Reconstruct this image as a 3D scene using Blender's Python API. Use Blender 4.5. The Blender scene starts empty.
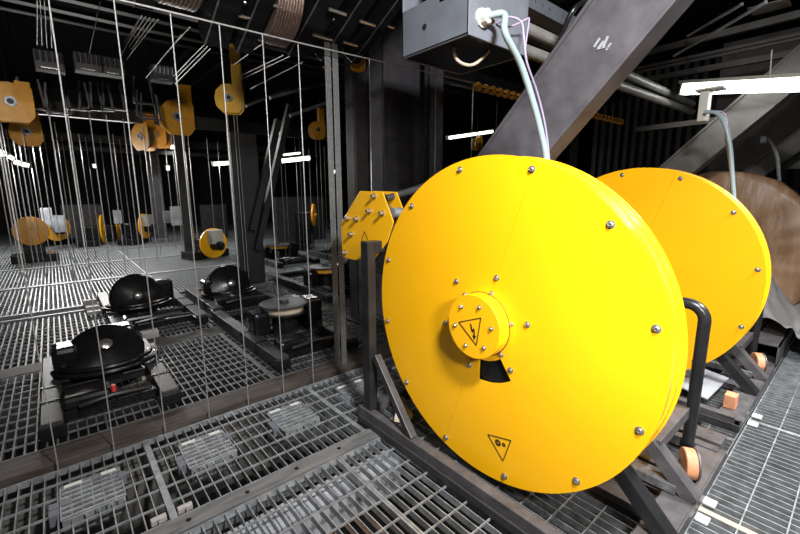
import bpy, math, random
from mathutils import Vector, Matrix
random.seed(7)
S = bpy.context.scene
COL = S.collection
R = math.radians
PI = math.pi

# ------------------------------------------------------------------ camera
F, PITCH, YAW, ROLL, HC = 403.27, R(10.403), R(49.523), R(-0.214), 1.6
fw = Vector((math.cos(YAW)*math.cos(PITCH), math.sin(YAW)*math.cos(PITCH), -math.sin(PITCH)))
rt0 = Vector((math.sin(YAW), -math.cos(YAW), 0)); up0 = rt0.cross(fw)
rt = rt0*math.cos(ROLL)+up0*math.sin(ROLL); up = -rt0*math.sin(ROLL)+up0*math.cos(ROLL)
cam = bpy.data.objects.new('camera', bpy.data.cameras.new('camera'))
COL.objects.link(cam)
cam.data.sensor_width = 36; cam.data.lens = F/800*36; cam.data.clip_start = .02; cam.data.clip_end = 100
cam.matrix_world = Matrix(((rt.x, up.x, -fw.x, 0), (rt.y, up.y, -fw.y, 0), (rt.z, up.z, -fw.z, HC), (0, 0, 0, 1)))
S.camera = cam

def at(px, py, axis, v):
    """point of the photograph's pixel on the plane x / y / z = v"""
    d = fw + rt*((px-400)/F) - up*((py-267)/F)
    o = Vector((0, 0, HC)); i = 'xyz'.index(axis)
    return o + d*((v-o[i])/d[i])

# ------------------------------------------------------------------ world, exposure, lights
w = bpy.data.worlds.new('world'); S.world = w; w.use_nodes = True
w.node_tree.nodes['Background'].inputs[0].default_value = (.9, .95, 1, 1)
w.node_tree.nodes['Background'].inputs[1].default_value = .012
S.view_settings.view_transform = 'Standard'; S.view_settings.look = 'None'
S.view_settings.exposure = 0.0; S.view_settings.gamma = 1; S.view_settings.use_curve_mapping = False

def area(name, loc, target, sx, sy, power, col=(1, 1, 1)):
    l = bpy.data.lights.new(name, 'AREA'); l.shape = 'RECTANGLE'; l.size = sx; l.size_y = sy
    l.energy = power; l.color = col
    o = bpy.data.objects.new(name, l); COL.objects.link(o); o.location = loc
    o.rotation_euler = (Vector(target)-Vector(loc)).to_track_quat('-Z', 'Y').to_euler()
    return o
area('work_lamp_light', (.86, -.19, 3.02), (1.7, 1.0, .9), .32, .18, 180)
al = area('aisle_lamp_light', (3.6, -.6, 2.7), (3.7, -.1, 0), .9, .2, 80); al.data.spread = R(100)
area('reel_fill_light', (.75, -.75, 2.0), (1.7, .75, .9), .35, .2, 17).data.spread = R(80)  # added fill, brightens the right side of the front reel
area('bay_lamp_light', (4.60, .8, 2.36), (4.0, .8, 0), .9, .12, 6)
area('walkway_lamp_light', (-.9, 1.2, 3.4), (.6, 2.6, 0), .8, .3, 16, (1, .97, .93))
fl = area('loft_fill_light', (-.5, -.3, 2.3), (1.2, 9, 3.5), .3, .3, 26, (1, .96, .90)); fl.data.spread = R(60)  # added fill from the camera side for ropes and hanging blocks
area('back_bay_light', (.6, 13.6, 2.6), (.4, 11.0, 0), 3.0, .3, 260, (1, .97, .93))
area('back_bay_light', (2.8, 8.3, 2.9), (2.3, 6.0, 0), 1.6, .2, 32, (1, .97, .93))

# ------------------------------------------------------------------ materials
def mat(name, c, rough=.5, metal=0., noise=0., nscale=8., c2=None, bump=0., coat=0., emit=None, stretch=None):
    m = bpy.data.materials.new(name); m.use_nodes = True
    nt = m.node_tree; b = nt.nodes['Principled BSDF']
    b.inputs['Base Color'].default_value = (*c, 1); b.inputs['Roughness'].default_value = rough
    b.inputs['Metallic'].default_value = metal; b.inputs['Coat Weight'].default_value = coat
    if name == 'black_machine_paint': b.inputs['Specular IOR Level'].default_value = .3
    if noise or c2 or bump:
        tc = nt.nodes.new('ShaderNodeTexCoord'); mp = nt.nodes.new('ShaderNodeMapping')
        if stretch: mp.inputs['Scale'].default_value = stretch
        n = nt.nodes.new('ShaderNodeTexNoise'); n.inputs['Scale'].default_value = nscale
        n.inputs['Detail'].default_value = 6; n.inputs['Roughness'].default_value = .62
        nt.links.new(tc.outputs['Object'], mp.inputs[0]); nt.links.new(mp.outputs[0], n.inputs['Vector'])
        r = nt.nodes.new('ShaderNodeValToRGB'); r.color_ramp.elements[0].position = .35; r.color_ramp.elements[1].position = .68
        lo = [max(0, v*(1-noise)) for v in c]; hi = c2 if c2 else [min(1, v*(1+noise)) for v in c]
        r.color_ramp.elements[0].color = (*lo, 1); r.color_ramp.elements[1].color = (*hi, 1)
        nt.links.new(n.outputs['Fac'], r.inputs[0]); nt.links.new(r.outputs[0], b.inputs['Base Color'])
        if bump:
            bp = nt.nodes.new('ShaderNodeBump'); bp.inputs['Strength'].default_value = bump; bp.inputs['Distance'].default_value = .02
            nt.links.new(n.outputs['Fac'], bp.inputs['Height']); nt.links.new(bp.outputs[0], b.inputs['Normal'])
    if emit:
        b.inputs['Emission Color'].default_value = (*c, 1); b.inputs['Emission Strength'].default_value = emit
    return m
M = dict(
    yellow=mat('yellow_paint', (.93, .46, .004), .33, coat=.15, noise=.03, nscale=2),
    amber=mat('old_yellow_paint', (.80, .36, .02), .4, noise=.15, nscale=5),
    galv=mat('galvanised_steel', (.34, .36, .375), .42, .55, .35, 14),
    galv2=mat('dim_galvanised_steel', (.20, .205, .21), .45, .5, .4, 20),  # darker copy of galv; dim light on the floor put into the colour
    steel=mat('dark_painted_steel', (.04, .038, .04), .42, .2, .35, 9),
    black=mat('black_machine_paint', (.008, .008, .009), .25, 0, .3, 9),
    beam=mat('grey_primer_steel', (.068, .063, .071), .5, .1, .22, 5, (.105, .098, .108), .15),
    beam2=mat('dusty_brown_steel', (.06, .055, .05), .6, .1, .3, 5),
    rust=mat('rusty_channel_steel', (.07, .056, .048), .6, .2, .45, 7, (.105, .088, .078), .2, stretch=(.4, 3, 3)),
    frame=mat('grey_frame_steel', (.10, .094, .098), .45, .3, .3, 11),
    frdark=mat('black_frame_tube', (.022, .022, .024), .3, .2, .3, 9),
    bolt=mat('stainless_bolt', (.50, .48, .46), .25, .85),
    rope=mat('steel_wire_rope', (.36, .36, .36), .4, .4, .25, 60),
    rope2=mat('dim_wire_rope', (.20, .20, .20), .45, .4, .25, 60),
    box=mat('blue_grey_enamel', (.125, .134, .155), .45, 0, .12, 6),
    white=mat('white_plastic', (.6, .62, .58), .4),
    conduit=mat('pale_blue_conduit', (.24, .31, .33), .4),
    lilac=mat('pale_lilac_cable', (.30, .25, .36), .45),
    orange=mat('orange_rubber', (.62, .27, .14), .6, 0, .2, 12),
    wood=mat('pale_timber', (.45, .36, .27), .65, 0, .2, 10),
    wrap=mat('brown_wrapping', (.27, .14, .065), .42, 0, .2, 3, (.36, .23, .14), .4, coat=.1, stretch=(1, 3.2, .8)),
    sheet=mat('grey_dust_sheet', (.18, .17, .17), .8, 0, .2, 6, bump=.3),
    strip=mat('worn_floor_strip', (.17, .17, .175), .5, .4, .35, 6, (.25, .245, .24), .1, stretch=(.5, 3, 3)),
    matte=mat('matte_black_steel', (.012, .012, .0125), .6, 0, .3, 6),
    lit_amber=mat('lit_amber_paint', (.92, .50, .04), .4, noise=.1, nscale=5),  # brighter copy of amber; the light on one block is in the colour
    rope3=mat('dim_overhead_rope', (.07, .07, .07), .45, .4, .25, 60),  # darker rope copy; overhead dimness put into the colour
    copper=mat('copper_brown_rope', (.17, .12, .10), .4, .5, .3, 40),
    concrete=mat('dusty_concrete', (.08, .073, .064), .9, 0, .4, 4),
    pit=mat('dark_void_floor', (.012, .011, .011), .9),
    wall=mat('dark_wall_paint', (.02, .02, .021), .85, 0, .3, 2),
    pale=mat('pale_grey_panel', (.28, .29, .31), .7, 0, .3, 4),
    ink=mat('black_sign_ink', (.01, .01, .01), .5),
    lampcase=mat('white_lamp_housing', (.38, .38, .33), .5),
    glow=mat('fluorescent_tube', (1, 1, .97), .5, emit=9),
    glow2=mat('distant_fluorescent_tube', (1, .99, .92), .5, emit=5),
    paleblock=mat('pale_clamp_plate', (.33, .31, .30), .5, 0, .2, 9),
    pipe=mat('grey_painted_pipe', (.20, .20, .185), .45, 0, .2, 8),
    red=mat('red_tag', (.5, .04, .03), .5),
)

# ------------------------------------------------------------------ mesh builder
class MB:
    def __init__(s): s.v = []; s.f = []; s.sm = []
    def add(s, vs, fs, smooth=False):
        o = len(s.v); s.v += [tuple(v) for v in vs]
        for f in fs: s.f.append([i+o for i in f]); s.sm.append(smooth)
        return s
    def box(s, x0, x1, y0, y1, z0, z1):
        if x0 > x1: x0, x1 = x1, x0
        if y0 > y1: y0, y1 = y1, y0
        if z0 > z1: z0, z1 = z1, z0
        vs = [(x, y, z) for x in (x0, x1) for y in (y0, y1) for z in (z0, z1)]
        return s.add(vs, [(0, 1, 3, 2), (4, 6, 7, 5), (0, 4, 5, 1), (2, 3, 7, 6), (0, 2, 6, 4), (1, 5, 7, 3)])
    def bar(s, p, q, w, h, upv=(0, 0, 1)):
        """rectangular bar from p to q, w wide and h high"""
        p, q = Vector(p), Vector(q); d = (q-p).normalized(); u = Vector(upv)
        if abs(d.dot(u)) > .98: u = Vector((0, 1, 0)) if abs(d.y) < .9 else Vector((1, 0, 0))
        a = d.cross(u).normalized()*w/2; b = a.cross(d).normalized()*h/2
        vs = [e+i*a+j*b for e in (p, q) for i in (-1, 1) for j in (-1, 1)]
        return s.add(vs, [(0, 1, 3, 2), (4, 6, 7, 5), (0, 4, 5, 1), (2, 3, 7, 6), (0, 2, 6, 4), (1, 5, 7, 3)])
    def tube(s, pts, r, n=10, cap=True):
        pts = [Vector(p) for p in pts]; rings = []; prev = None
        for i, p in enumerate(pts):
            t = (pts[min(i+1, len(pts)-1)]-pts[max(i-1, 0)]).normalized()
            a = (prev - t*prev.dot(t)) if prev is not None else t.cross(Vector((0, 0, 1)) if abs(t.z) < .9 else Vector((1, 0, 0)))
            a.normalize(); prev = a; b = t.cross(a)
            rr = r[i] if isinstance(r, (list, tuple)) else r
            rings.append([p+(a*math.cos(2*PI*k/n)+b*math.sin(2*PI*k/n))*rr for k in range(n)])
        vs = [v for rg in rings for v in rg]
        fs = [(i*n+k, i*n+(k+1) % n, (i+1)*n+(k+1) % n, (i+1)*n+k) for i in range(len(pts)-1) for k in range(n)]
        s.add(vs, fs, True)
        if cap:
            o = len(s.v)-len(vs)
            s.f.append([o+k for k in range(n)][::-1]); s.sm.append(False)
            s.f.append([o+(len(pts)-1)*n+k for k in range(n)]); s.sm.append(False)
        return s
    def lathe(s, c, ax, prof, n=48, a0=0., a1=2*PI, smooth=True):
        """prof: (distance along axis, radius)"""
        c = Vector(c); ax = Vector(ax).normalized()
        u = Vector((0, 0, 1)) if abs(ax.z) < .9 else Vector((0, 1, 0))
        a = (u-ax*u.dot(ax)).normalized(); b = ax.cross(a)
        full = abs(a1-a0-2*PI) < 1e-6; m = n if full else n+1
        vs = []
        for d, r in prof:
            for k in range(m):
                t = a0+(a1-a0)*k/n
                vs.append(c+ax*d+(a*math.cos(t)+b*math.sin(t))*max(r, 1e-5))
        fs = []
        for i in range(len(prof)-1):
            for k in range(n):
                k2 = (k+1) % m
                fs.append((i*m+k, i*m+k2, (i+1)*m+k2, (i+1)*m+k))
        return s.add(vs, fs, smooth)
    def prism(s, poly, axis, a0, a1):
        """poly in the two other axes (x: (y,z), y: (x,z), z: (x,y))"""
        def mk(p, a):
            return {'x': (a, p[0], p[1]), 'y': (p[0], a, p[1]), 'z': (p[0], p[1], a)}[axis]
        n = len(poly)
        vs = [mk(p, a0) for p in poly]+[mk(p, a1) for p in poly]
        fs = [tuple(range(n))[::-1], tuple(range(n, 2*n))]+[(k, (k+1) % n, n+(k+1) % n, n+k) for k in range(n)]
        return s.add(vs, fs)
    def build(s, name, m, parent=None, bev=0., sharp=40):
        o0 = Vector((0, 0, 0)); p = parent
        while p is not None: o0 += p.location; p = p.parent
        me = bpy.data.meshes.new(name)
        me.from_pydata([(x-o0.x, y-o0.y, z-o0.z) for x, y, z in s.v], [], s.f)
        me.polygons.foreach_set('use_smooth', s.sm)
        me.materials.append(M[m] if isinstance(m, str) else m)
        me.update()
        if any(s.sm): me.set_sharp_from_angle(angle=R(sharp))
        o = bpy.data.objects.new(name, me); COL.objects.link(o)
        if parent: o.parent = parent
        if bev:
            b = o.modifiers.new('bevel', 'BEVEL'); b.width = bev; b.segments = 2; b.limit_method = 'ANGLE'; b.angle_limit = R(50)
        return o

def tag(o, label, cat, group=None, kind=None):
    o['label'] = label; o['category'] = cat
    if group: o['group'] = group
    if kind: o['kind'] = kind
    return o
def thing(name, label, cat, loc=(0, 0, 0), group=None):
    o = bpy.data.objects.new(name, None); COL.objects.link(o); o.location = loc; o.empty_display_size = .1
    return tag(o, label, cat, group)
def struct(o): o['kind'] = 'structure'; return o
def kids(o): return [c for c in bpy.data.objects if c.parent == o]
def copy_tree(o, parent=None):
    ks = kids(o); c = o.copy(); COL.objects.link(c)
    if parent: c.parent = parent
    for k in ks: copy_tree(k, c)
    return c
def part_copy(o, loc):
    c = o.copy(); COL.objects.link(c); c.location = loc; return c

# ------------------------------------------------------------------ setting: floors
PB, PC = .054, .152      # bearing bar pitch, cross bar pitch
HOLES = [(-.155+.585*i, -.155+.585*i+.275, 2.40, 2.72) for i in range(5)]
def grating(x0, x1, y0, y1, m='galv', z=0., depth=.038, pb=PB, pc=PC, t=.0055, tc=.006, name='floor', edge=.006):
    b = MB()
    n = int(round((x1-x0)/pb))
    for i in range(n+1):
        x = x0+(x1-x0)*i/n
        hit = [h for h in HOLES if h[0] < x < h[1] and y0 < h[2] and h[3] < y1]
        if hit: b.box(x-t/2, x+t/2, y0, hit[0][2], z-depth, z); b.box(x-t/2, x+t/2, hit[0][3], y1, z-depth, z)
        else: b.box(x-t/2, x+t/2, y0, y1, z-depth, z)
    k = max(1, int(round((y1-y0)/pc)))
    for j in range(k+1):
        y = y0+(y1-y0)*j/k
        dz = depth if j in (0, k) else .012
        xs = [x0]
        for h in HOLES:
            if h[2] < y < h[3] and x0 < h[0] and h[1] < x1+.01: xs += [h[0], h[1]]
        xs.append(x1)
        for q in range(0, len(xs), 2): b.box(xs[q], xs[q+1], y-tc/2, y+tc/2, z-dz, z+.0008)
    if edge:
        for x in (x0, x1): b.box(x-edge, x+edge, y0, y1, z-depth, z+.0012)
    return struct(b.build(name, m))

# walkway beside the rope gap
for (a, b_) in ((-2.1, -.88), (-.87, .272), (.288, 1.43), (1.446, 2.59), (2.606, 3.75), (3.766, 4.9)):
    grating(a, b_, 2.075, 2.925)
# near gratings in front of the drums
for (a, b_) in ((-2.5, -1.32), (-1.31, -.08), (-.07, 1.145), (1.16, 1.50)):
    grating(a, b_, -1.2, 1.945)
# right aisle
for (a, b_) in ((1.52, 2.33), (2.35, 3.59), (3.61, 4.86), (4.88, 6.2), (6.22, 7.5)):
    grating(a, b_, -1.2, .385, m='galv')
# under the reels
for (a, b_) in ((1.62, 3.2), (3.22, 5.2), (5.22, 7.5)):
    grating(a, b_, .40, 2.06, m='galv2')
# back floor; near rows take darker steel to imitate dim light there
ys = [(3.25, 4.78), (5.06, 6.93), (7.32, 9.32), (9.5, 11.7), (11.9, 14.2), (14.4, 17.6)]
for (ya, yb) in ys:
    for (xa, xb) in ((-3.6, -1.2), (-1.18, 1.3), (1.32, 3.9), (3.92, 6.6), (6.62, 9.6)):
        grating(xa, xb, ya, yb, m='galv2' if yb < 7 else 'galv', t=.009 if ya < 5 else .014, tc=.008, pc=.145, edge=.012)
# far solid floor; near-black slab stands in for the darkness below
struct(MB().box(-8, 18, 17.7, 23, -.06, 0).build('floor', 'pale'))
struct(MB().box(-9, 19, -4, 23, -1.75, -1.7).build('floor', 'pit'))
struct(MB().box(-9, 19, 23, 23.2, -1.7, 6).build('wall_back', 'wall'))
struct(MB().box(-9.2, -9, -4, 23.2, -1.7, 6).build('wall_left', 'wall'))
struct(MB().box(19, 19.2, -4, 23.2, -1.7, 6).build('wall_right', 'wall'))
struct(MB().box(-9, 19, -4.2, -4, -1.7, 6).build('wall_front', 'wall'))
struct(MB().box(-9, 19, -4, 23.2, 6, 6.2).build('ceiling', 'wall'))

# joint strips between floor bays (structure)
struct(MB().box(-3, 1.62, 1.958, 2.062, -.10, .008).build('trim_1', 'strip', bev=.002))
struct(MB().box(-4, 9, 3.00, 3.215, -.13, .012).build('trim_2', 'rust', bev=.003))
struct(MB().box(-4, 9, 4.80, 5.04, -.10, .006).build('trim_3', 'beam2', bev=.003))
t4 = MB().box(-4, 9, 6.95, 7.00, -.1, .02).box(-4, 9, 7.24, 7.30, -.1, .02).box(-4, 9, 7.0, 7.24, -.1, -.04)
struct(t4.build('trim_4', 'galv2'))
struct(MB().box(-4, 9, 9.34, 9.48, -.1, .015).build('trim_5', 'galv2'))
struct(MB().box(-4, 9, 11.72, 11.88, -.1, .015).build('trim_6', 'galv2'))
struct(MB().box(-4, 9, 14.22, 14.38, -.1, .015).build('trim_7', 'galv2'))
struct(MB().box(2.325, 2.36, -1.2, .39, -.05, .004).build('trim_8', 'wood'))
struct(MB().box(3.592, 3.612, -1.2, .39, -.05, .003).build('trim_9', 'galv'))
# ledges seen through the gratings
struct(MB().box(-3, 4.9, 2.70, 2.96, -.42, -.11).build('trim_10', 'concrete'))
struct(MB().box(-3, 1.5, 1.76, 1.92, -.30, -.09).build('trim_11', 'pale'))
tag(MB().box(.86, .93, .2, 1.60, -.24, -.14).build('under_floor_beam', 'orange'), 'rust-orange bar seen through the near floor grating', 'steel bar')
for k, x in enumerate((-.875, .28, 1.438, 2.598)):
    struct(MB().box(x-.017, x+.017, 2.07, 2.93, -.04, .004).build('trim_%d' % (12+k), 'galv', bev=.002))
# bolts on the strip
bb = MB().lathe((0, 0, 0), (0, 0, 1), [(0, .012), (.003, .012), (.004, 0)], 12)
for x in (.05, .33, .62, .91, 1.2, 1.49):
    o = part_copy(bb.build('strip_bolt', 'black'), (x, 2.01, .008)) if False else bb.build('strip_bolt', 'black')
    o.location = (x, 2.01, .008)
    tag(o, 'small dark bolt head in the brown steel strip of the floor', 'bolt', 'bolts in the floor strip')

# hatches in the walkway grating
names_h = ['grey hatch grid in the walkway, left one by the rusty channel', 'grey hatch grid in the walkway, between the two other full hatches',
           'grey hatch grid in the walkway, nearest the drum frame post', 'grey hatch grid mostly behind the black frame post', 'grey hatch grid behind the yellow drum foot']
for i in range(5):
    x0 = -.155+.585*i; x1 = x0+.275; y0, y1 = 2.40, 2.72
    t = thing('grating_hatch', names_h[i], 'floor hatch', (x0, y0, 0), 'hatch grids in the walkway')
    b = MB()
    for (a, c) in ((y0, y0+.008), (y1-.008, y1)): b.box(x0, x1, a, c, -.075, .010)
    for x in (x0, x1-.006): b.box(x, x+.006, y0, y1, -.075, .010)
    b.build('frame', 'galv', t)
    b = MB()
    for k in range(7):
        y = y0+.030+k*.0435; b.box(x0, x1, y-.009, y+.009, -.004, .0085)
    for k in range(1, 6): b.box(x0+k*(x1-x0)/6-.003, x0+k*(x1-x0)/6+.003, y0, y1, -.02, .002)
    b.build('slat_panel', 'galv', t)
    for (x, y) in ((x0-.045, y0+.135), (x0-.045, y0+.075), (x1-.02, y0+.2), (x0+.005, y0+.135)):
        MB().box(x, x+.042, y, y+.05, -.05, .012).build('lug', 'box', t, .002)
    MB().box(x0+.02, x0+.10, y1-.03, y1-.006, .009, .013).build('latch_plate', 'white', t)
    MB().box(x1-.09, x1-.02, y1-.03, y1-.006, .009, .013).build('latch_plate', 'white', t)
for i, (x, y, lab) in enumerate(((.22, 2.12, 'pale clip bar under the walkway grating left of the panel joint'), (.34, 2.12, 'pale clip bar under the walkway grating right of the panel joint'))):
    tag(MB().box(x-.035, x+.035, y, y+.03, -.03, .003).build('grating_clip', 'paleblock', None, .004), lab, 'clip')
for x, y, lab in ((2.26, .36, 'white square clip on the aisle grating below the timber strip'), (2.42, .365, 'white square clip on the aisle grating above the timber strip'),
                  (3.53, .365, 'white clip at the near side of the far aisle joint'), (3.68, .365, 'white clip at the far side of the far aisle joint')):
    tag(MB().box(x-.03, x+.03, y-.035, y+.02, .001, .016).build('grating_clip', 'white', None, .004), lab, 'clip')

# ------------------------------------------------------------------ cable reel with its frame
CY, CZ = 1.2742, .9175
def ring_pt(X, r, deg): return (X, CY+r*math.sin(R(deg)), CZ+r*math.cos(R(deg)))
def make_bolt(parent, loc, big=1.):
    b = MB().lathe((0, 0, 0), (-1, 0, 0), [(-.001, .015*big), (.002, .015*big), (.0025, .0105*big), (.008, .010*big), (.011, .007*big), (.0115, .0045*big), (.009, .004*big), (.009, 0)], 16)
    me = b.build('bolt', 'bolt', None, sharp=35); me.parent = parent; me.location = Vector(loc)-parent.location
    return me
def tri_sign(X, pts, kind, parent):
    """inverted warning triangle drawn as thin strips; pts in (y,z)"""
    b = MB(); n = 3
    for i in range(3):
        p, q = pts[i], pts[(i+1) % 3]
        b.bar((X, *p), (X, *q), .005, .0012, (1, 0, 0))
    c = (sum(p[0] for p in pts)/3, sum(p[1] for p in pts)/3)
    return b, c
def make_reel(X, phase, label, first=True):
    t = thing('cable_reel', label, 'cable reel', (X, CY, 0), 'yellow cable reels in a row')
    # front plates: two half discs with a hair seam along the line through the hub
    RF = .864
    seam = phase+2*PI*0
    for h in (0, 1):
        b = MB(); a0 = R(phase)+h*PI+.0013; a1 = R(phase)+(h+1)*PI-.0013
        n = 60; pts = []
        for k in range(n+1):
            a = a0+(a1-a0)*k/n; pts.append((CY+RF*math.sin(a), CZ+RF*math.cos(a)))
        if True:
            # inner border; the half that carries the cable opening is notched
            inn = []
            o0, o1 = R(176), R(218)
            steps = 60
            for k in range(steps+1):
                a = a1-(a1-a0)*k/steps
                aa = a % (2*PI)
                r = .318 if o0 < aa < o1 else .10
                inn.append((CY+r*math.sin(a), CZ+r*math.cos(a)))
            pts += inn
        b.prism(pts, 'x', X, X+.006)
        b.build('face_plate', 'yellow', t)
    # black disc standing in for the dark inside of the opening
    MB().lathe((X+.02, CY, CZ), (1, 0, 0), [(0, 0), (0, .36)], 40).build('cable_opening', 'black', t)
    # drum body and back plate
    b = MB().lathe((X, CY, CZ), (1, 0, 0), [(.006, .80), (.006, .845), (.03, .845), (.032, .856), (.075, .856), (.078, .851), (.12, .851), (.123, .858), (.178, .858), (.18, .864)], 160)
    b.build('rim', 'yellow', t, sharp=30)
    MB().lathe((X, CY, CZ), (1, 0, 0), [(.18, .1), (.18, .866), (.192, .866), (.192, 0)], 160).build('back_plate', 'yellow', t, sharp=30)
    # hub cover
    hub = MB().lathe((X, CY, CZ), (-1, 0, 0), [(0, .2), (.0015, .2), (.002, .169), (.078, .169), (.080, .167), (.080, 0)], 72).build('hub_cover', 'yellow', t, sharp=30)
    edge_strip = MB().lathe((X, CY, CZ), (-1, 0, 0), [(.0018, .173), (.004, .173), (.004, .168)], 72).build('gasket', 'ink', t)
    for k in range(12):
        make_bolt(t, ring_pt(X, .822, phase+30*k), 1.15)
    for k in range(6):
        if k != 3: make_bolt(t, ring_pt(X, .182, 43-60*k), .95)
        else: make_bolt(t, ring_pt(X, .184, 43-60*k), .95)
        make_bolt(t, ring_pt(X, .272, 43-60*k), 1.05)
        make_bolt(t, ring_pt(X-.080, .120, 40-60*k), .8)
    # warning signs
    def pol(lst, XX): return [(XX, CY+y, CZ+z) for y, z in lst]
    b, c = tri_sign(X-.0812, [(1.368, .920), (1.223, .978), (1.246, .826)], 'bolt', t)
    zz = [at(px, py, 'x', X-.0812) for px, py in ((470.6, 323.6), (472.3, 331.8), (474.0, 328.8), (474.4, 337.5))]
    for p, q in zip(zz[:-1], zz[1:]): b.bar(p, q, .007, .0012, (1, 0, 0))
    q = zz[-1]
    b.prism([(q.y-.012, q.z+.012), (q.y+.012, q.z+.008), (q.y, q.z-.012)], 'x', X-.0818, X-.0806)
    b.build('high_voltage_sign', 'ink', hub)
    b, c = tri_sign(X-.0012, [(1.211, .302), (1.066, .339), (1.108, .198)], 'gear', t)
    for gy, gz, gr in ((1.144, .287, .015), (1.108, .293, .009)):
        for k in range(10):
            a = 2*PI*k/10
            b.bar((X-.0012, gy+gr*.7*math.sin(a), gz+gr*.7*math.cos(a)), (X-.0012, gy+gr*1.25*math.sin(a), gz+gr*1.25*math.cos(a)), gr*.35, .0012, (1, 0, 0))
        b.lathe((X-.0006, gy, gz), (-1, 0, 0), [(0, gr), (.0012, gr), (.0012, gr*.42), (0, gr*.42)], 20)
    b.build('moving_gears_sign', 'ink', t)
    # axle
    MB().lathe((X+.19, CY, CZ), (1, 0, 0), [(0, .05), (.85, .05), (.85, 0)], 24).build('axle', 'frame', t)
    # --- frame (x from X-.12 to X+1.2)
    xa, xb = X-.11, X+1.20
    b = MB().box(xa-.03, xa+.03, .42, 2.20, .02, .085); b.build('side_rail', 'frame', t, .004)
    b = MB().box(xb-.03, xb+.03, .42, 2.20, .02, .085); b.build('side_rail', 'frame', t, .004)
    b = MB().box(xa-.075, xa-.035, .385, 2.20, .002, .03).box(xa-.075, xa-.067, .385, 2.20, .03, .055); b.build('floor_angle', 'steel', t, .003)
    b = MB().box(xa-.03, xb+.03, .385, .395, .0, .075).box(xa-.03, xb+.03, .395, .525, .065, .075); b.build('end_channel', 'frame', t, .003)
    b = MB().box(xa-.03, xb+.03, 2.20, 2.26, .0, .08); b.build('end_channel', 'frame', t, .003)
    for x in (X+.42, X+.86):
        MB().box(x-.05, x+.05, .525, 2.2, .01, .06).build('cross_member', 'frame', t, .004)
    # tall far portal
    MB().box(1.535-1.66+X, 1.60-1.66+X, 2.125, 2.205, .085, 1.285).build('post', 'frdark', t, .006)
    MB().box(1.60-1.66+X, X+1.2, 2.125, 2.205, 1.205, 1.285).build('top_bar', 'frdark', t, .006)
    MB().box(X+1.12, X+1.20, 2.125, 2.205, .085, 1.205).build('post', 'frdark', t, .006)
    MB().bar((X-.085, 2.10, .50), (X-.11, 1.70, .08), .05, .05).build('brace', 'steel', t, .004)
    MB().bar((X-.10, 2.125, .5), (X-.1, 2.19, .49), .04, .03).build('brace_bracket', 'frdark', t)
    # bent hoop at the near end
    pts = [(X+1.14, .56, .085), (X+1.14, .56, .5), (X+1.14, .56, .86)]
    for k in range(1, 9):
        a = PI/2*k/8; pts.append((X+1.14, .56+.09*(1-math.cos(a)), .86+.09*math.sin(a)))
    pts.append((X+1.14, 1.6, .95))
    MB().tube(pts, .033, 14).build('hoop', 'frdark', t)
    MB().box(X+.60, X+1.11, .565, .635, .255, .325).build('tie_bar', 'frame', t, .004)
    # bearing struts
    for xs, yt in ((X+.62, .98), (X+.25, 1.02)):
        MB().bar((xs, .40, .075), (xs, yt, .075+(yt-.40)*1.02), .08, .07).build('strut', 'frame' if xs > X+.4 else 'frdark', t, .004)
        MB().bar((xs, 2.16, .075), (xs, 1.54, .70), .065, .062).build('strut', 'frdark', t, .004)
        MB().box(xs-.05, xs+.05, 1.15, 1.40, .62, 1.0).build('bearing_block', 'steel', t, .006)
    # transport rollers
    xw = X+.83
    for yw in (.47, 2.0):
        ax = (.5, -.86, 0)
        wv = MB().lathe((xw-.05, yw+.03, .155), ax, [(0, 0), (0, .074), (.004, .08), (.052, .08), (.052, 0)], 32)
        wv.build('roller', 'orange', t, sharp=30)
        MB().lathe((xw-.05, yw+.03, .155), ax, [(.054, 0), (.054, .086), (.062, .086), (.062, 0)], 32).build('roller_flange', 'frame', t, sharp=30)
        MB().box(xw-.06, xw+.05, yw+.05, yw+.06, .02, .16).build('roller_bracket', 'frame', t, .002)
    MB().bar((X+.62, .47, .105), (X+.62, 1.1, .105), .10, .05).build('bearer', 'galv2', t, .004)
    return t
reel = make_reel(1.66, -17.31, 'large yellow disc reel with a raised round hub and lightning sign, in front')
# the disc phase: bolts of the front reel
reel2 = copy_tree(reel); reel2.location = (3.667, 1.288, 0)
for o in kids(reel2):
    nm = o.name.split('.')[0]
    if nm in ('side_rail', 'floor_angle', 'end_channel'): o.location.x -= .16
    if nm in ('face_plate', 'rim', 'back_plate', 'hub_cover', 'gasket', 'bolt', 'cable_opening', 'moving_gears_sign'):
        if nm == 'bolt':
            rr = math.hypot(o.location.y, o.location.z-CZ); aa = math.atan2(o.location.y, o.location.z-CZ)-R(3.1)
            if rr > .7: o.location.y = rr*math.sin(aa); o.location.z = CZ+rr*math.cos(aa)
        o.location.z += .013
reel2['label'] = 'second yellow disc reel, partly hidden behind the front one'

# third reel, wrapped
t = thing('wrapped_cable_reel', 'cable reel wrapped in translucent brown sheeting, last of the row', 'cable reel', (5.72, CY, 0))
prof = []
b = MB(); n = 120; rings = []
lay = [(-.03, 0.0), (-.035, .3), (-.03, .6), (-.02, .80), (0, .865), (.03, .885), (.1, .87), (.18, .88), (.22, .86), (.23, .5), (.23, 0)]
vs = []
for li, (d, r) in enumerate(lay):
    for k in range(n):
        a = 2*PI*k/n
        wv = .005*math.sin(a*17+r*6)+.005*math.sin(a*29-r*9)+.010*math.sin(a*9+r*14)
        vs.append((5.75+d+wv*min(1, r*2), CY-.11+(r*1.02+wv*.5)*math.sin(a), CZ+.01+(r*1.02+wv*.5)*math.cos(a)))
fs = [(i*n+k, i*n+(k+1) % n, (i+1)*n+(k+1) % n, (i+1)*n+k) for i in range(len(lay)-1) for k in range(n)]
b.add(vs, fs, True); b.build('wrapping', 'wrap', t, sharp=80)
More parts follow.
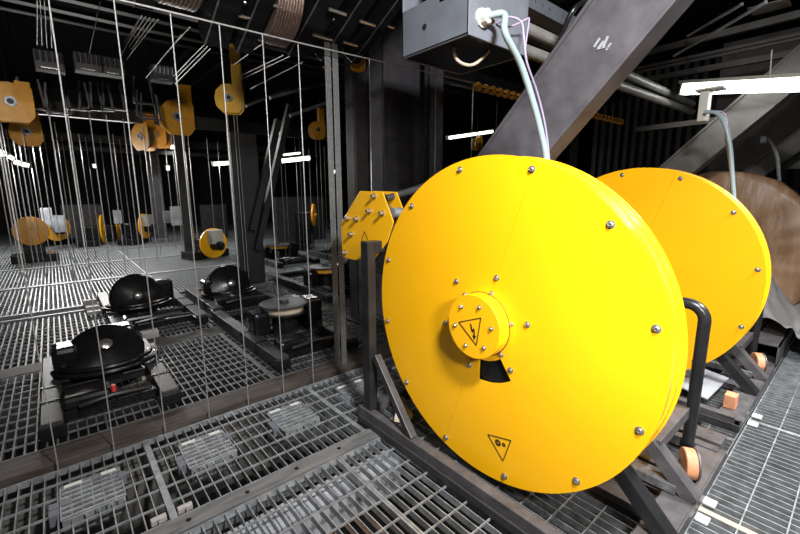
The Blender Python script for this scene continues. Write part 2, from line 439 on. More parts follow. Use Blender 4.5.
MB().box(5.62, 5.68, .42, 2.2, .02, .085).build('side_rail', 'frame', t, .004)
MB().box(6.85, 6.91, .42, 2.2, .02, .085).build('side_rail', 'frame', t, .004)
MB().box(5.6, 6.93, .385, .50, .0, .08).build('end_channel', 'frame', t, .004)
MB().bar((5.9, .42, .08), (5.9, 1.2, .85), .06, .06).build('strut', 'frdark', t)
# hollow channel box lying beside it
b = MB()
x0, x1, y0, y1, z0, z1 = 4.86, 6.7, .40, .60, .03, .22
b.box(x0, x1, y0, y1, z1-.012, z1).box(x0, x1, y0, y1, z0, z0+.012).box(x0, x1, y0, y0+.012, z0, z1).box(x0, x1, y1-.012, y1, z0, z1)
tag(b.build('box_channel', 'frame'), 'hollow grey box channel with open end lying under the dust sheet', 'steel channel')
# dust sheet
vs = []; nu, nv = 36, 30
for i in range(nu+1):
    for j in range(nv+1):
        u, v = i/nu, j/nv
        x = 5.15+2.0*u
        # profile: from drum side at height down over the channel to the aisle
        y = .66-.50*v+.02*math.sin(u*21+v*3)
        z = .24+.62*(1-v)**1.4*(.35+.65*min(1, u*2.6))+.030*math.sin(u*17+v*5)*(1-.3*v)+.03*math.sin(u*43+v*19+2*math.sin(v*9))*math.sin(v*7+u*5)+.02*math.sin(u*31-v*8)
        if v > .75: z -= (v-.75)*.5
        vs.append((x, y, max(z, .02)))
fs = [(i*(nv+1)+j, (i+1)*(nv+1)+j, (i+1)*(nv+1)+j+1, i*(nv+1)+j+1) for i in range(nu) for j in range(nv)]
b = MB(); b.add(vs, fs, True)
o = b.build('dust_sheet', 'sheet', None, sharp=180)
so = o.modifiers.new('thick', 'SOLIDIFY'); so.thickness = .006
tag(o, 'crumpled grey dust sheet draped beside the wrapped reel', 'dust sheet')

# clutter between the reels
tag(MB().box(2.92, 3.06, .42, 1.5, .0, .09).build('steel_bearer', 'frame', None, .004), 'grey steel bearer lying between the first and second reel frames', 'steel bar')
tag(MB().prism([(3.5, .62), (4.05, .60), (4.2, 1.02), (3.7, 1.15)], 'z', .09, .10).build('loose_plate', 'pale'), 'pale loose sheet lying inside the second reel frame', 'sheet')
t = thing('timber_block', 'orange-brown timber block in the corner of the second reel frame', 'block', (3.56, .50, .075))
MB().box(3.50, 3.59, .46, .53, .076, .175).build('timber_body', 'orange', t, .006)
tag(MB().box(4.62, 4.70, .47, .53, .076, .15).build('timber_block', 'orange', None, .006), 'small orange-brown timber block near the open box channel', 'block')
tag(MB().lathe((3.02, .60, .13), (0, -1, 0), [(0, .0), (0, .03), (.03, .03), (.03, .016), (.05, .016), (.05, 0)], 20).build('round_buffer', 'black'), 'small black rubber buffer between the first two reel frames', 'buffer')

# ------------------------------------------------------------------ deflection sheave guard (yellow hexagon)
t = thing('sheave_guard', 'yellow six-sided sheave guard with bolts left of the front reel', 'machine guard', (1.70, 2.3, 1.1))
poly = [(2.37, 1.615), (2.114, 1.607), (2.003, 1.417), (2.07, 1.28), (2.20, 1.16), (2.458, 1.113), (2.622, 1.116), (2.629, 1.377)]
MB().prism(poly, 'x', 1.655, 1.661).build('side_plate', 'yellow', t, .002)
MB().prism(poly, 'x', 1.775, 1.781).build('side_plate', 'yellow', t, .002)
for (px, py) in ((375, 196), (370, 211), (383, 213), (348.5, 218), (357.5, 219), (352, 234), (345.5, 252.5)):
    p = at(px, py, 'x', 1.655)
    MB().lathe((1.79, p.y, p.z), (-1, 0, 0), [(-.012, 0), (-.012, .012), (.135, .012), (.136, .018), (.142, .018), (.143, .012), (.168, .012), (.168, 0)], 14).build('spacer_bolt', 'bolt', t)
MB().lathe((1.668, 2.31, 1.37), (1, 0, 0), [(0, .04), (0, .20), (.02, .20), (.04, .17), (.06, .17), (.08, .20), (.10, .20), (.10, .04)], 48).build('sheave', 'frame', t)
MB().lathe((1.69, 2.06, 1.47), (1, 0, 0), [(0, 0), (0, .035), (.08, .035), (.08, 0)], 20).build('guide_roller', 'galv', t)
b, c = tri_sign(1.6538, [(p.y, p.z) for p in (at(361.5, 241, 'x', 1.654), at(364.5, 231.5, 'x', 1.654), at(368.5, 241, 'x', 1.654))], '', t)
b.build('warning_sign', 'ink', t)
MB().box(1.665, 1.775, 2.11, 2.22, 1.05, 1.2).build('mounting_bracket', 'frdark', t)
a_, b_ = at(386, 198.5, 'x', 1.72), at(436, 183.5, 'x', 2.15)
tag(MB().tube([a_, b_], [.022, .030], 16).build('support_arm', 'steel'), 'dark round arm running from the yellow guard behind the front reel', 'steel arm')
# cable roll at the foot of the post
t = thing('rag_bundle', 'crumpled brown paper rag beside the foot of the black post', 'rag', (1.75, 2.02, .0))
vs = []
b = MB()
for k in range(5):
    a = k*1.1; b.bar((1.66+.03*k, 1.98+.02*math.sin(a), .02), (1.74+.035*math.cos(a), 2.06, .13+.02*math.sin(a*2)), .05, .008)
b.build('rag_folds', 'wood', t)

# ------------------------------------------------------------------ electric box, conduit, pipes
t = thing('electric_box', 'blue-grey metal junction box hung at top centre with a pale conduit', 'electric box', (1.8, 1.65, 2.9))
A = at(468.2, 34.3, 'y', 1.4)
bx0, by0, bz0 = A.x, 1.4, A.z
b = MB()
th = .012
b.box(bx0, bx0+.50, by0, by0+.49, bz0+.004, bz0+.012)
b.build('base_plate', 'black', t)
MB().box(bx0, bx0+th, by0, by0+.49, bz0, bz0+.246).build('side_panel', 'box', t, .003)
MB().box(bx0, bx0+.50, by0-.001, by0+th, bz0, bz0+.60).box(bx0, bx0+th, by0, by0+.2, bz0+.2, bz0+.6).build('front_panel', 'box', t, .003)
MB().box(bx0+.5-th, bx0+.50, by0, by0+.49, bz0, bz0+.60).build('side_panel', 'box', t, .003)
MB().box(bx0, bx0+.5, by0+.49-th, by0+.49, bz0, bz0+.45).build('rear_panel', 'box', t, .003)
MB().box(bx0+.01, bx0+.49, by0+.01, by0+.48, bz0+.59, bz0+.6).build('lid', 'box', t, .003)
p = at(424.5, 27, 'x', bx0)
MB().lathe((bx0+.002, p.y, p.z), (-1, 0, 0), [(0, 0), (.003, .016), (.003, 0)], 20).build('knockout', 'ink', t)
g = at(481, 18.5, 'y', by0)
MB().lathe(g, (0, -1, 0), [(0, .045), (.012, .045), (.014, .036), (.045, .034), (.05, .025), (.05, 0)], 10).build('cable_gland', 'white', t, sharp=25)
MB().lathe(at(488, 22, 'y', by0), (0, -1, 0), [(0, .018), (.03, .018), (.03, 0)], 10).build('cable_gland', 'wood', t)
def curve(pts, n=12):
    out = []; P = [Vector(p) for p in pts]; P = [P[0]*2-P[1]]+P+[P[-1]*2-P[-2]]
    for i in range(1, len(P)-2):
        for k in range(n):
            s = k/n; a, b2, c2, d = P[i-1:i+3]
            out.append(.5*((2*b2)+(c2-a)*s+(2*a-5*b2+4*c2-d)*s*s+(3*b2-a-3*c2+d)*s**3))
    out.append(P[-2]); return out
pp = [g+Vector((0, -.04, 0)), g+Vector((.05, -.10, .0)), at(505, 33, 'y', 1.27), at(521, 65, 'y', 1.26), at(534, 105, 'y', 1.24), at(541.5, 134, 'y', 1.22), at(546, 157, 'y', 1.20), at(548, 185, 'y', 1.18)]
tag(MB().tube(curve(pp), .0165, 12).build('conduit', 'conduit'), 'thick pale blue conduit curving from the junction box down behind the front reel', 'cable')
pp = [at(497, 23, 'y', 1.39), at(508, 17, 'y', 1.33), at(521, 22, 'y', 1.28), at(524, 40, 'y', 1.26), at(527, 63, 'y', 1.25), at(537, 92, 'y', 1.25), at(545, 125, 'y', 1.23), at(549, 158, 'y', 1.21), at(550, 185, 'y', 1.19)]
tag(MB().tube(curve(pp), .0055, 8).build('thin_cable', 'lilac'), 'thin lilac cable looping off the junction box beside the conduit', 'cable')
pp = [at(506, 28, 'y', 1.37), at(517, 24, 'y', 1.33), at(527, 19, 'y', 1.30), at(529, 21, 'y', 1.3), at(525, 50, 'y', 1.275), at(527, 66, 'y', 1.26)]
tag(MB().tube(curve(pp), .0045, 8).build('thin_cable', 'lilac'), 'short lilac cable end bent into a peak beside the junction box', 'cable')
pp = [at(453, 40, 'y', 1.6), at(456, 58, 'y', 1.55), at(467, 65, 'y', 1.52), at(478, 62, 'y', 1.5), at(492, 48, 'y', 1.5)]
tag(MB().tube(curve(pp), .008, 8).build('hanging_cable', 'wood'), 'cream cable loop hanging under the junction box', 'cable')
for (zp, yq, r, lab) in (((525, 28), 1.55, .036, 'upper grey conduit pipe running under the ceiling behind the beam'), ((525, 51), 1.55, .036, 'lower grey conduit pipe running under the ceiling behind the beam')):
    p = at(*zp, 'y', yq); e = at(692, 104 if r and zp[1] < 40 else 112, 'y', yq)
    z = (p.z+e.z)/2
    tag(MB().tube([(2.16, yq, p.z), (e.x, yq, e.z)], r, 16).build('ceiling_pipe', 'pipe'), lab, 'pipe')
# top rail with holes
p = at(533, 3, 'y', 1.7); q = at(590, 27, 'y', 1.7)
t = thing('cable_tray', 'grey perforated metal rail behind the junction box', 'rail', (p.x, 1.7, p.z))
MB().box(p.x-.6, p.x+.75, 1.68, 1.80, p.z-.05, p.z+.05).build('tray_rail', 'box', t, .003)
for k in range(10):
    MB().lathe((p.x-.1+.09*k, 1.679, p.z), (0, -1, 0), [(0, .008), (.004, .008), (.004, 0)], 10).build('rivet', 'bolt', t)
tag(MB().box(.5, 4.5, 1.95, 2.05, 2.82, 2.9).build('ceiling_rail', 'rust'), 'brown overhead rail passing above the junction box', 'rail')
pp = [at(605, -20, 'x', 2.55), at(585, 0, 'x', 2.5), at(572, 12, 'x', 2.45), at(560, 40, 'x', 2.45), at(548, 66, 'x', 2.45), at(540, 75, 'x', 2.6)]
tag(MB().tube(curve(pp), .016, 10).build('black_cable', 'black'), 'thick black cable following the left edge of the big diagonal beam', 'cable')

# ------------------------------------------------------------------ diagonal beams
def diag_beam(X, UL, LR, label, wd=.18, m='beam', ext0=.0, ext1=.0):
    """UL, LR: two pixel points each on the beam's upper and lower edge, in the plane x = X"""
    a, b_ = at(*UL[0], 'x', X), at(*UL[1], 'x', X); c_, d_ = at(*LR[0], 'x', X), at(*LR[1], 'x', X)
    dirv = ((b_-a).normalized()+(d_-c_).normalized()).normalized()
    nrm = Vector((0, dirv.z, -dirv.y))
    if nrm.z > 0: nrm = -nrm
    mid = (a+b_)/2; wdt = abs(((c_+d_)/2-mid).dot(nrm)); dirv = dirv.normalized()
    lo = a-dirv*ext0; hi = b_+dirv*ext1
    t = thing('diagonal_beam', label, 'beam', lo)
    def seg(o0, o1, x0, x1, name, mm):
        b = MB(); pts = [lo+nrm*o0, lo+nrm*o1, hi+nrm*o1, hi+nrm*o0]
        b.prism([(p.y, p.z) for p in pts], 'x', x0, x1); b.build(name, mm, t, .004)
    seg(.02, wdt-.02, X+.012, X+.03, 'web', m)
    seg(0, .022, X, X+wd, 'flange', m)
    seg(wdt-.022, wdt, X, X+wd, 'flange', m)
    return t
bm1 = diag_beam(2.35, ((493, 134), (581, 7.5)), ((560.6, 134), (679, 0)), 'broad grey steel beam leaning across the top centre', .16, 'beam', .34, .9)
b = MB()
for (u0, v0, u1, v1, ww) in ((594, 47, 600, 38, .012), (598, 49, 604, 41, .016), (603, 48, 608, 36, .014), (606, 50, 611, 43, .012), (596, 50, 609, 47, .010)):
    b.bar(at(u0, v0, 'x', 2.3613), at(u1, v1, 'x', 2.3613), ww*.1+.001, ww, (0, 1, 0))
b.build('paint_splash', 'pale', bm1)
diag_beam(4.75, ((665.7, 161), (736.5, 99)), ((693, 172.8), (786, 96.7)), 'diagonal steel beam rising behind the second reel under the bright lamp', .16, 'beam2', .3, 1.6)
diag_beam(6.9, ((740, 173), (790, 136)), ((760, 180), (815, 140)), 'dim diagonal beam behind the wrapped reel, farthest right', .16, 'beam2', .3, 1.4)

# ------------------------------------------------------------------ lamps
def lamp(p, q, r, label, power=0, big=False, case=True):
    p, q = Vector(p), Vector(q); mid = (p+q)/2
    t = thing('fluorescent_lamp', label, 'lamp', mid, None if big else 'distant fluorescent lamps')
    d = (q-p).normalized()
    MB().tube([p, q], r, 14).build('tube', 'glow' if big else 'glow2', t)
    if case:
        off = Vector((0, 0, r*1.15))
        MB().bar(p+off-d*.03, q+off+d*.03, r*2.4, r*.5).build('housing', 'lampcase', t)
        for e in (p, q): MB().bar(e-d*.02*(1 if e is p else -1), e, r*2.1, r*2.1).build('end_cap', 'lampcase', t)
    if not big:
        MB().tube([mid+Vector((0, 0, r)), (mid.x, mid.y, 6)], .006, 6).build('hanger', 'black', t)
    if power:
        area('lamp_light', mid-Vector((0, 0, r*1.6)), mid-Vector((0, 0, 2)), (q-p).length, r*2, power)
    return t
pL, pR = Vector((4.92, 1.388, 2.604)), Vector((4.27, .22, 2.335))
lt = lamp(pL, pR, .054, 'bright fluorescent tube lamp over the second reel', 0, True)
MB().bar(at(770, 78, 'x', 4.45), at(772, 50, 'x', 4.45), .008, .008).build('hanger', 'lampcase', lt)
p = at(703, 104, 'x', 4.0)
t = thing('lamp_switch_box', 'small cream switch box at the left end of the bright lamp', 'switch box', p)
MB().box(p.x, p.x+.10, p.y-.03, p.y+.03, p.z-.13, p.z+.10).build('switch_body', 'lampcase', t, .006)
MB().box(p.x-.03, p.x+.12, p.y-.12, p.y+.06, p.z+.10, p.z+.115).build('bracket', 'lampcase', t, .003)
pp = [at(705, 112, 'x', 3.97), at(716, 113, 'x', 3.95), at(724, 122, 'x', 3.93), at(730, 145, 'x', 3.93), at(732, 170, 'x', 3.93), at(734, 200, 'x', 3.93), at(735, 215, 'x', 3.93)]
tag(MB().tube(curve(pp), .015, 10).build('conduit', 'conduit'), 'pale blue conduit dropping from the switch box behind the second reel', 'cable')
pp = [at(712, 112, 'x', 3.98), at(722, 112, 'x', 3.99), at(727, 122, 'x', 4.0), at(726, 140, 'x', 4.0), at(730, 170, 'x', 4.0), at(732, 200, 'x', 4.0)]
tag(MB().tube(curve(pp), .006, 8).build('thin_cable', 'lilac'), 'thin lilac cable beside the conduit of the second reel', 'cable')
pp = [at(762, 140, 'x', 6.0), at(770, 141, 'x', 6.0), at(777, 155, 'x', 6.0), at(779, 175, 'x', 6.0), at(780, 190, 'x', 6.0)]
tag(MB().tube(curve(pp), .018, 8).build('conduit', 'rope2'), 'dim grey conduit dropping to the wrapped reel', 'cable')
p = at(761, 140, 'x', 6.0)
tag(MB().lathe(p, (0, -1, 0), [(0, 0), (0, .04), (.05, .04), (.05, 0)], 12).build('cable_socket', 'pale'), 'small pale socket above the wrapped reel', 'socket')
far = [((281, 161), (309, 158), 9.5, .05, 40), ((447.7, 138), (492, 131.5), 6.5, .035, 25), ((213, 164), (228, 163), 12, .05, 40), ((283, 155), (300, 153), 13, .03, 0),
       ((0, 150), (5, 156), 14, .05, 0), ((9, 156), (14, 159), 14, .05, 30), ((15, 162), (20, 163), 14.2, .05, 0), ((21, 164), (29, 165.5), 14.4, .05, 60),
       ((351, 144), (358, 142), 9.5, .03, 6), ((351, 149), (358, 148), 8, .05, 0), ((93, 166), (96, 166), 15, .05, 8), ((170, 147), (175, 147), 15, .06, 6), ((166, 168), (169, 168), 16, .07, 10), ((331, 171), (334, 172), 12, .06, 0)]
dsc = ['long white lamp left of the wire bundle near the hung amber block', 'long white lamp directly above the front reel', 'white lamp beside the wide black column', 'faint lamp above the long white one at centre left',
       'tiny lamp at the left picture edge', 'second tiny lamp from the left edge', 'third tiny lamp from the left edge', 'longest lamp of the tiny row at the left edge',
       'upper small lamp between wire bundle and pillars', 'lower small lamp between wire bundle and pillars', 'tiny lamp point behind the wires at left', 'tiny lamp left of the amber block', 'yellowish tiny lamp low between wires', 'tiny lamp point right of the long white lamp']
for (a, c_, Y, r, pw), lab in zip(far, dsc):
    lamp(at(*a, 'y', Y), at(*c_, 'y', Y), r, lab, pw)

# ------------------------------------------------------------------ columns
def column(px0, px1, pyb, Y, label, m='steel', z0=0., z1=6., d=.3, h=True, name='steel_column'):
    a, b_ = at(px0, pyb, 'y', Y), at(px1, pyb, 'y', Y)
    t = thing(name, label, 'column', ((a.x+b_.x)/2, Y+d/2, z0))
    MB().box(a.x, b_.x, Y+.02, Y+.035, z0+.01, z1).build('web', m, t)
    for x in (a.x, b_.x):
        s = .014 if x == b_.x else 0
        MB().box(x-s, x-s+.014, Y, Y+d, z0, z1).build('flange', m, t, .003)
    MB().box(a.x-.05, b_.x+.05, Y-.04, Y+d+.04, z0, z0+.02).build('foot_plate', m, t)
    return t
column(385, 427, 190, 4.0, 'broad grey steel column right behind the yellow guard', 'beam')
column(357, 371, 190, 4.0, 'narrow steel column left of the broad grey one', 'steel', d=.2)
column(371.5, 384, 190, 4.3, 'dim steel column recessed between two others', 'steel', d=.2)
column(430, 443, 120, 3.6, 'slim light grey channel post above the front reel', 'frame', d=.10)
column(241, 266, 283, 7.1, 'wide black steel column standing behind the winches', 'matte', z1=at(237, 133, 'y', 7.1).z, d=.15)
column(186, 196, 255, 11.6, 'slender black column with bright edges, left of the wide black one', 'matte', z1=at(183, 120, 'y', 11.6).z, d=.12)
column(156, 168, 237, 17.0, 'grey steel column far back at left', 'beam', z1=at(150, 145, 'y', 17).z, d=.2)
column(602, 628, 150, 9.5, 'dim steel column far back behind the diagonal beam', 'steel', d=.3)
column(578, 592, 150, 8.5, 'dim narrow column just right of the diagonal beam foot', 'steel', d=.3)
for (px, lab) in ((338, 'left flat guide strip of the pair near the yellow guard'), (344.5, 'right flat guide strip of the pair near the yellow guard')):
    Y = 3.06; p = at(px, 368, 'y', Y); zt = 2.80
    b = MB()
    for k in range(4): b.box(p.x-.027+.014*k, p.x-.017+.014*k, Y-.004, Y+.004, -.1, zt)
    tag(b.build('guide_strip', 'rope2'), lab, 'guide strip', 'flat guide strips')
# braces near the wide column
for (a, c_, Y, lab) in (((252, 230), (278, 120), 6.9, 'long black brace leaning against the wide black column'), ((257, 250), (290, 105), 7.0, 'second black brace right of the wide black column')):
    tag(MB().bar(at(*a, 'y', Y), at(*c_, 'y', Y), .10, .10).build('brace_bar', 'matte'), lab, 'brace')

# ------------------------------------------------------------------ wire ropes
def rope(p, q, r, label, m='rope', group='wire ropes', cat='wire rope', n=6):
    o = MB().tube([p, q], r, n).build('wire_rope', m); return tag(o, label, cat, group)
YR = 2.955
heads = [(58, 467, None), (114, 448, None), (165, 431, None), (212, 418, 27), (249, 403, None), (284, 392, 45), (313, 383, 45), None]
rx = [-.158, .117, .406, .69, .975, 1.264, 1.535]
labs = ['wire rope at far left of the gap row, left of the nearest winch', 'bright wire rope dropping into the gap just left of the left hatch',
        'bright wire rope passing in front of the nearest black winch', 'wire rope dropping into the gap between the left and middle hatch', 'wire rope just left of the wide black column, landing in the rope gap',
        'bright wire rope passing left of the winch with the pale yellow reel', 'bright wire rope passing over the winch with the pale yellow reel']
for x, lab in zip(rx, labs):
    top = 2.69 if x > .5 else 5.9
    rope((x, YR, -1.6), (x, YR, top), .0036, lab, group='wire ropes dropping into the floor gap')
for x, z0, lab in ((2.19, .2, 'wire rope in front of the narrow column above the yellow guard'), (2.99, .2, 'thin wire rope along the slim channel post'), (3.55, .2, 'thin wire rope above the front reel under the lamp')):
    rope((x, YR, z0), (x, YR, 2.72), .004, lab, group='wire ropes dropping into the floor gap')
# the horizontal cable
o = MB().tube([(-.6, 2.95, 2.67), (.5, 2.95, 2.685), (1.6, 2.95, 2.70), (2.7, 2.95, 2.725), (4.5, 2.95, 2.76), (7.5, 2.95, 2.8)], .0055, 8).build('catenary_cable', 'rope')
tag(o, 'long bright horizontal cable crossing the top left of the picture', 'wire rope')

# dense ropes further back: (top px, top py, bottom py, Y)
def far_rope(px, pyt, Y, X=None, zt=3.0, r=.009, m='rope2', lab='thin grey wire rope hanging in the dense rows at the left back', grp='wire ropes hanging at the back', zb=0.):
    a = at(px, 200, 'y', Y)
    rope((a.x, Y, zb), (a.x, Y, zt), r, lab, m, grp, n=5)
for (px, Y, zt, r, m) in (
    (8, 10.5, 3.2, .012, 'rope'), (14, 10.5, 3.2, .010, 'rope'), (23, 12.6, 3.3, .012, 'rope'), (28, 12.6, 3.3, .012, 'rope'), (33, 9.8, 3.0, .007, 'rope2'), (41, 12.6, 3.0, .010, 'rope'), (48, 12.0, 3.2, .010, 'rope'),
    (62, 9.6, 3.3, .013, 'rope'), (66, 11.5, 3.1, .008, 'rope2'), (80, 9.8, 3.2, .011, 'rope'), (88, 12.5, 3.0, .009, 'rope2'), (101, 9.8, 3.2, .010, 'rope'), (117, 9.9, 3.1, .010, 'rope'), (121, 12.0, 3.0, .007, 'rope2'),
    (133, 10.2, 3.1, .010, 'rope'), (138, 9.5, 3.4, .008, 'rope2'), (151, 11.0, 3.1, .013, 'rope'), (155, 12.2, 3.0, .007, 'rope2'), (162, 14.0, 3.2, .010, 'rope2'), (171, 13.0, 3.2, .008, 'rope2'), (178, 11.0, 3.3, .009, 'rope'),
    (190, 10.9, 3.3, .010, 'rope'), (194, 10.9, 3.3, .010, 'rope'), (212, 11.5, 3.0, .006, 'rope2'), (222, 12.0, 3.0, .006, 'rope2'),
    (3, 13.5, 3.2, .012, 'rope2'), (18, 14.5, 3.2, .010, 'rope2'), (37, 14.5, 3.2, .010, 'rope2'), (54, 15, 3.2, .010, 'rope2'), (71, 15, 3.2, .010, 'rope2'), (94, 15, 3.2, .009, 'rope2'), (108, 15, 3.2, .010, 'rope2'), (127, 15, 3.2, .010, 'rope2'), (145, 14.5, 3.2, .010, 'rope2')):
    far_rope(px, 0, Y, zt=zt, r=r, m=m)
for (px, Y, zt, r, m) in ((240, 6.95, 2.9, .007, 'rope'), (243, 6.95, 2.9, .006, 'rope'), (234, 7.0, 2.9, .006, 'rope')):
    far_rope(px, 0, Y, zt=zt, r=r, m=m, lab='bright wire rope hanging from the tall amber block beside the wide black column', grp='ropes of the tall amber block')
for (px, Y, zt, r) in ((283, 8, 2.9, .005), (287, 9, 2.9, .005), (298, 10, 2.8, .005), (318, 9, 2.9, .006), (322, 9, 2.9, .006), (326, 8, 2.6, .005), (331, 10, 2.7, .005), (311, 11, 2.9, .006), (355, 8, 2.8, .005), (302, 8.4, 2.8, .004)):
    far_rope(px, 0, Y, zt=zt, r=r, m='rope2', lab='dim thin wire rope between the wide black column and the pillars', grp='dim wire ropes at centre back')
for k, px in enumerate((601, 607, 614, 620, 627, 633, 640, 646, 650, 572, 594, 412, 496)):
    Y = 5.5; a = at(px, 130, 'y', Y)
    rope((a.x, Y, 0), (a.x, Y, at(px, 116 if px > 598 else 90, 'y', Y).z), .008 if k < 9 else .006, 'dim wire rope hanging in the dark behind the diagonal beam and reels', 'rope2', 'dim wire ropes behind the reels', n=5)

# ------------------------------------------------------------------ overhead inclined beams, shafts and rope drums
sl = .446
def incl(x0, x1, ylo, zlo, yhi, h, label, m='black', tip=True):
    """inclined side beam in the y-z plane falling towards the back"""
    zhi = zlo+(ylo-yhi)*sl
    t = thing('loft_side_beam', label, 'overhead beam', (x0, ylo, zlo), 'inclined side beams of the overhead drum machine')
    b = MB()
    if tip: poly = [(ylo-.10, zlo), (ylo+.02, zlo+.10), (ylo+.02, zlo+h), (yhi, zhi+h+.06), (yhi, zhi)]
    else: poly = [(ylo, zlo), (ylo, zlo+h), (yhi, zhi+h), (yhi, zhi)]
    b.prism(poly, 'x', x0, x1); b.build('beam_body', m, t, .006)
    # lighter strip along the lower edge
    edge_strip = MB(); dz = .006
    edge_strip.prism([(ylo-.10, zlo-dz), (ylo-.10, zlo), (yhi, zhi+.0), (yhi, zhi-dz)], 'x', x0-.004, x0+.006); edge_strip.build('edge_strip', 'frame', t)
    for k in range(2):
        yy = ylo-.32-.4*k; zz = zlo+(ylo-yy)*sl+.12
        MB().lathe((x0, yy, zz), (-1, 0, 0), [(0, .016), (.01, .014), (.01, 0)], 12).build('bolt', 'bolt', t)
    return t
incl(.96, 1.11, 3.34, 2.64, 1.3, .28, 'dark inclined plate beam left of the rope drum, above the amber hanger')
incl(1.19, 1.30, 3.36, 2.64, 1.3, .26, 'dark inclined beam directly left of the copper-coloured rope drum')
incl(1.60, 1.78, 3.36, 2.70, 1.3, .30, 'black inclined beam directly right of the copper-coloured rope drum')
incl(1.90, 2.02, 3.36, 2.71, 1.3, .26, 'black inclined beam above the flat guide strips')
incl(2.20, 2.28, 3.34, 2.75, 1.3, .24, 'thin inclined beam left of the junction box')
incl(.55, .66, 3.36, 2.78, 1.3, .28, 'dim inclined beam at the left of the overhead row')
for (x0, x1, y, z) in ((1.02, 1.42, 2.95, 2.98), (1.28, 1.98, 2.70, 3.08), (1.64, 1.92, 3.22, 2.90), (1.84, 2.22, 2.75, 3.03), (2.0, 2.3, 2.75, 3.03), (2.0, 2.24, 3.1, 2.84)):
    pass
for (a, c_, lab) in (((229, 13), (251, 19), 'silver cross shaft left of the copper-coloured drum'), ((273, 5), (295, 12), 'silver cross shaft across the copper-coloured drum'), ((329, 9), (346, 15), 'silver cross shaft, upper one right of the rope drum'),
                    ((360, 21), (375, 26), 'silver cross shaft nearest the junction box'), ((313, 35), (332, 40), 'silver cross shaft, lower one right of the rope drum'), ((343.5, 42), (357, 46), 'silver cross shaft over the guide strips'),
                    ((323, 67), (335, 69.5), 'silver cross shaft under the pointed beam end'), ((388, 26), (393, 28), 'short silver pin beside the junction box'), ((258, 41.5), (286, 45.5), 'bright bar below the copper-coloured drum')):
    Y = 3.3
    while Y > 1.5 and at(*a, 'y', Y).z > 2.665+(3.3-Y)*sl: Y -= .01
    p, q = at(*a, 'y', Y), at(*c_, 'y', Y); z = (p.z+q.z)/2
    tag(MB().tube([(p.x, Y, z), (q.x, Y, z)], .012, 12).build('cross_shaft', 'bolt'), lab, 'shaft', 'silver cross shafts overhead')
def rope_drum(x0, x1, yc, zc, r, label):
    t = thing('rope_drum', label, 'rope drum', (x0, yc, zc))
    prof = [(0, 0), (0, r)]; n = 9; L = x1-x0
    for k in range(n):
        for j in range(5):
            a = PI*j/4; prof.append((L*(k+.5)/n-math.cos(a)*L/n/2, r+math.sin(a)*.012))
    prof += [(L, r), (L, 0)]
    MB().lathe((x0, yc, zc), (1, 0, 0), prof, 64).build('wound_rope', 'copper', t, sharp=60)
    MB().lathe((x0-.02, yc, zc), (1, 0, 0), [(0, 0), (0, r*.5), (L+.04, r*.5), (L+.04, 0)], 32).build('drum_core', 'steel', t)
rope_drum(1.335, 1.525, 3.1, 3.02, .30, 'copper-coloured drum wound with rope, overhead left of centre')
rope_drum(.68, .90, 3.1, 3.12, .31, 'brown wound rope drum cut by the top edge at left')
p = at(315, 27, 'y', 3.1)
tag(MB().box(p.x-.05, p.x+.04, 3.18, 3.2, p.z-.05, p.z+.07).build('brake_pad', 'copper'), 'rust-brown pad on the black inclined beam', 'plate') if False else None
# ropes running off the drums to the back
k = 0
for (a, c_, Ya, Yb, m) in (((125, 42), (142, 15), 6, 3.6, 'rope2'), ((127, 44), (146, 16), 6, 3.6, 'rope2'), ((129, 47), (150, 17), 6, 3.6, 'rope2'), ((131, 50), (154, 18), 6, 3.6, 'rope2'), ((126, 60), (158, 19), 6, 3.6, 'rope2'),
                           ((146, 78), (182, 34), 7, 3.6, 'rope2'), ((170, 80), (205, 44), 7, 3.6, 'rope2'), ((172, 82), (208, 46), 7, 3.6, 'rope2'), ((175, 84), (211, 48), 7, 3.6, 'rope2'), ((232, 66), (262, 44), 6, 3.6, 'rope2'),
                           ((236, 78), (284, 55), 7, 3.6, 'rope2'), ((238, 81), (290, 56), 7, 3.6, 'rope2'), ((250, 89), (303, 62), 7, 3.7, 'rope2'), ((37, 45), (37, 0), 8, 5, 'rope2'), ((42, 45), (40, 0), 8, 5, 'rope2'), ((47, 48), (44, 0), 8, 5, 'rope2'), ((52, 48), (49, 0), 8, 5, 'rope2'), ((88, 60), (100, 2), 8, 5, 'rope2'),
                           ((120, 58), (136, 26), 7, 4.5, 'rope2'), ((160, 60), (190, 27), 7, 3.6, 'rope2')):
    rope(at(*a, 'y', Ya), at(*c_, 'y', Yb), .0045, 'dim rope running back from the overhead drums', 'rope3', 'ropes running back overhead', n=5)

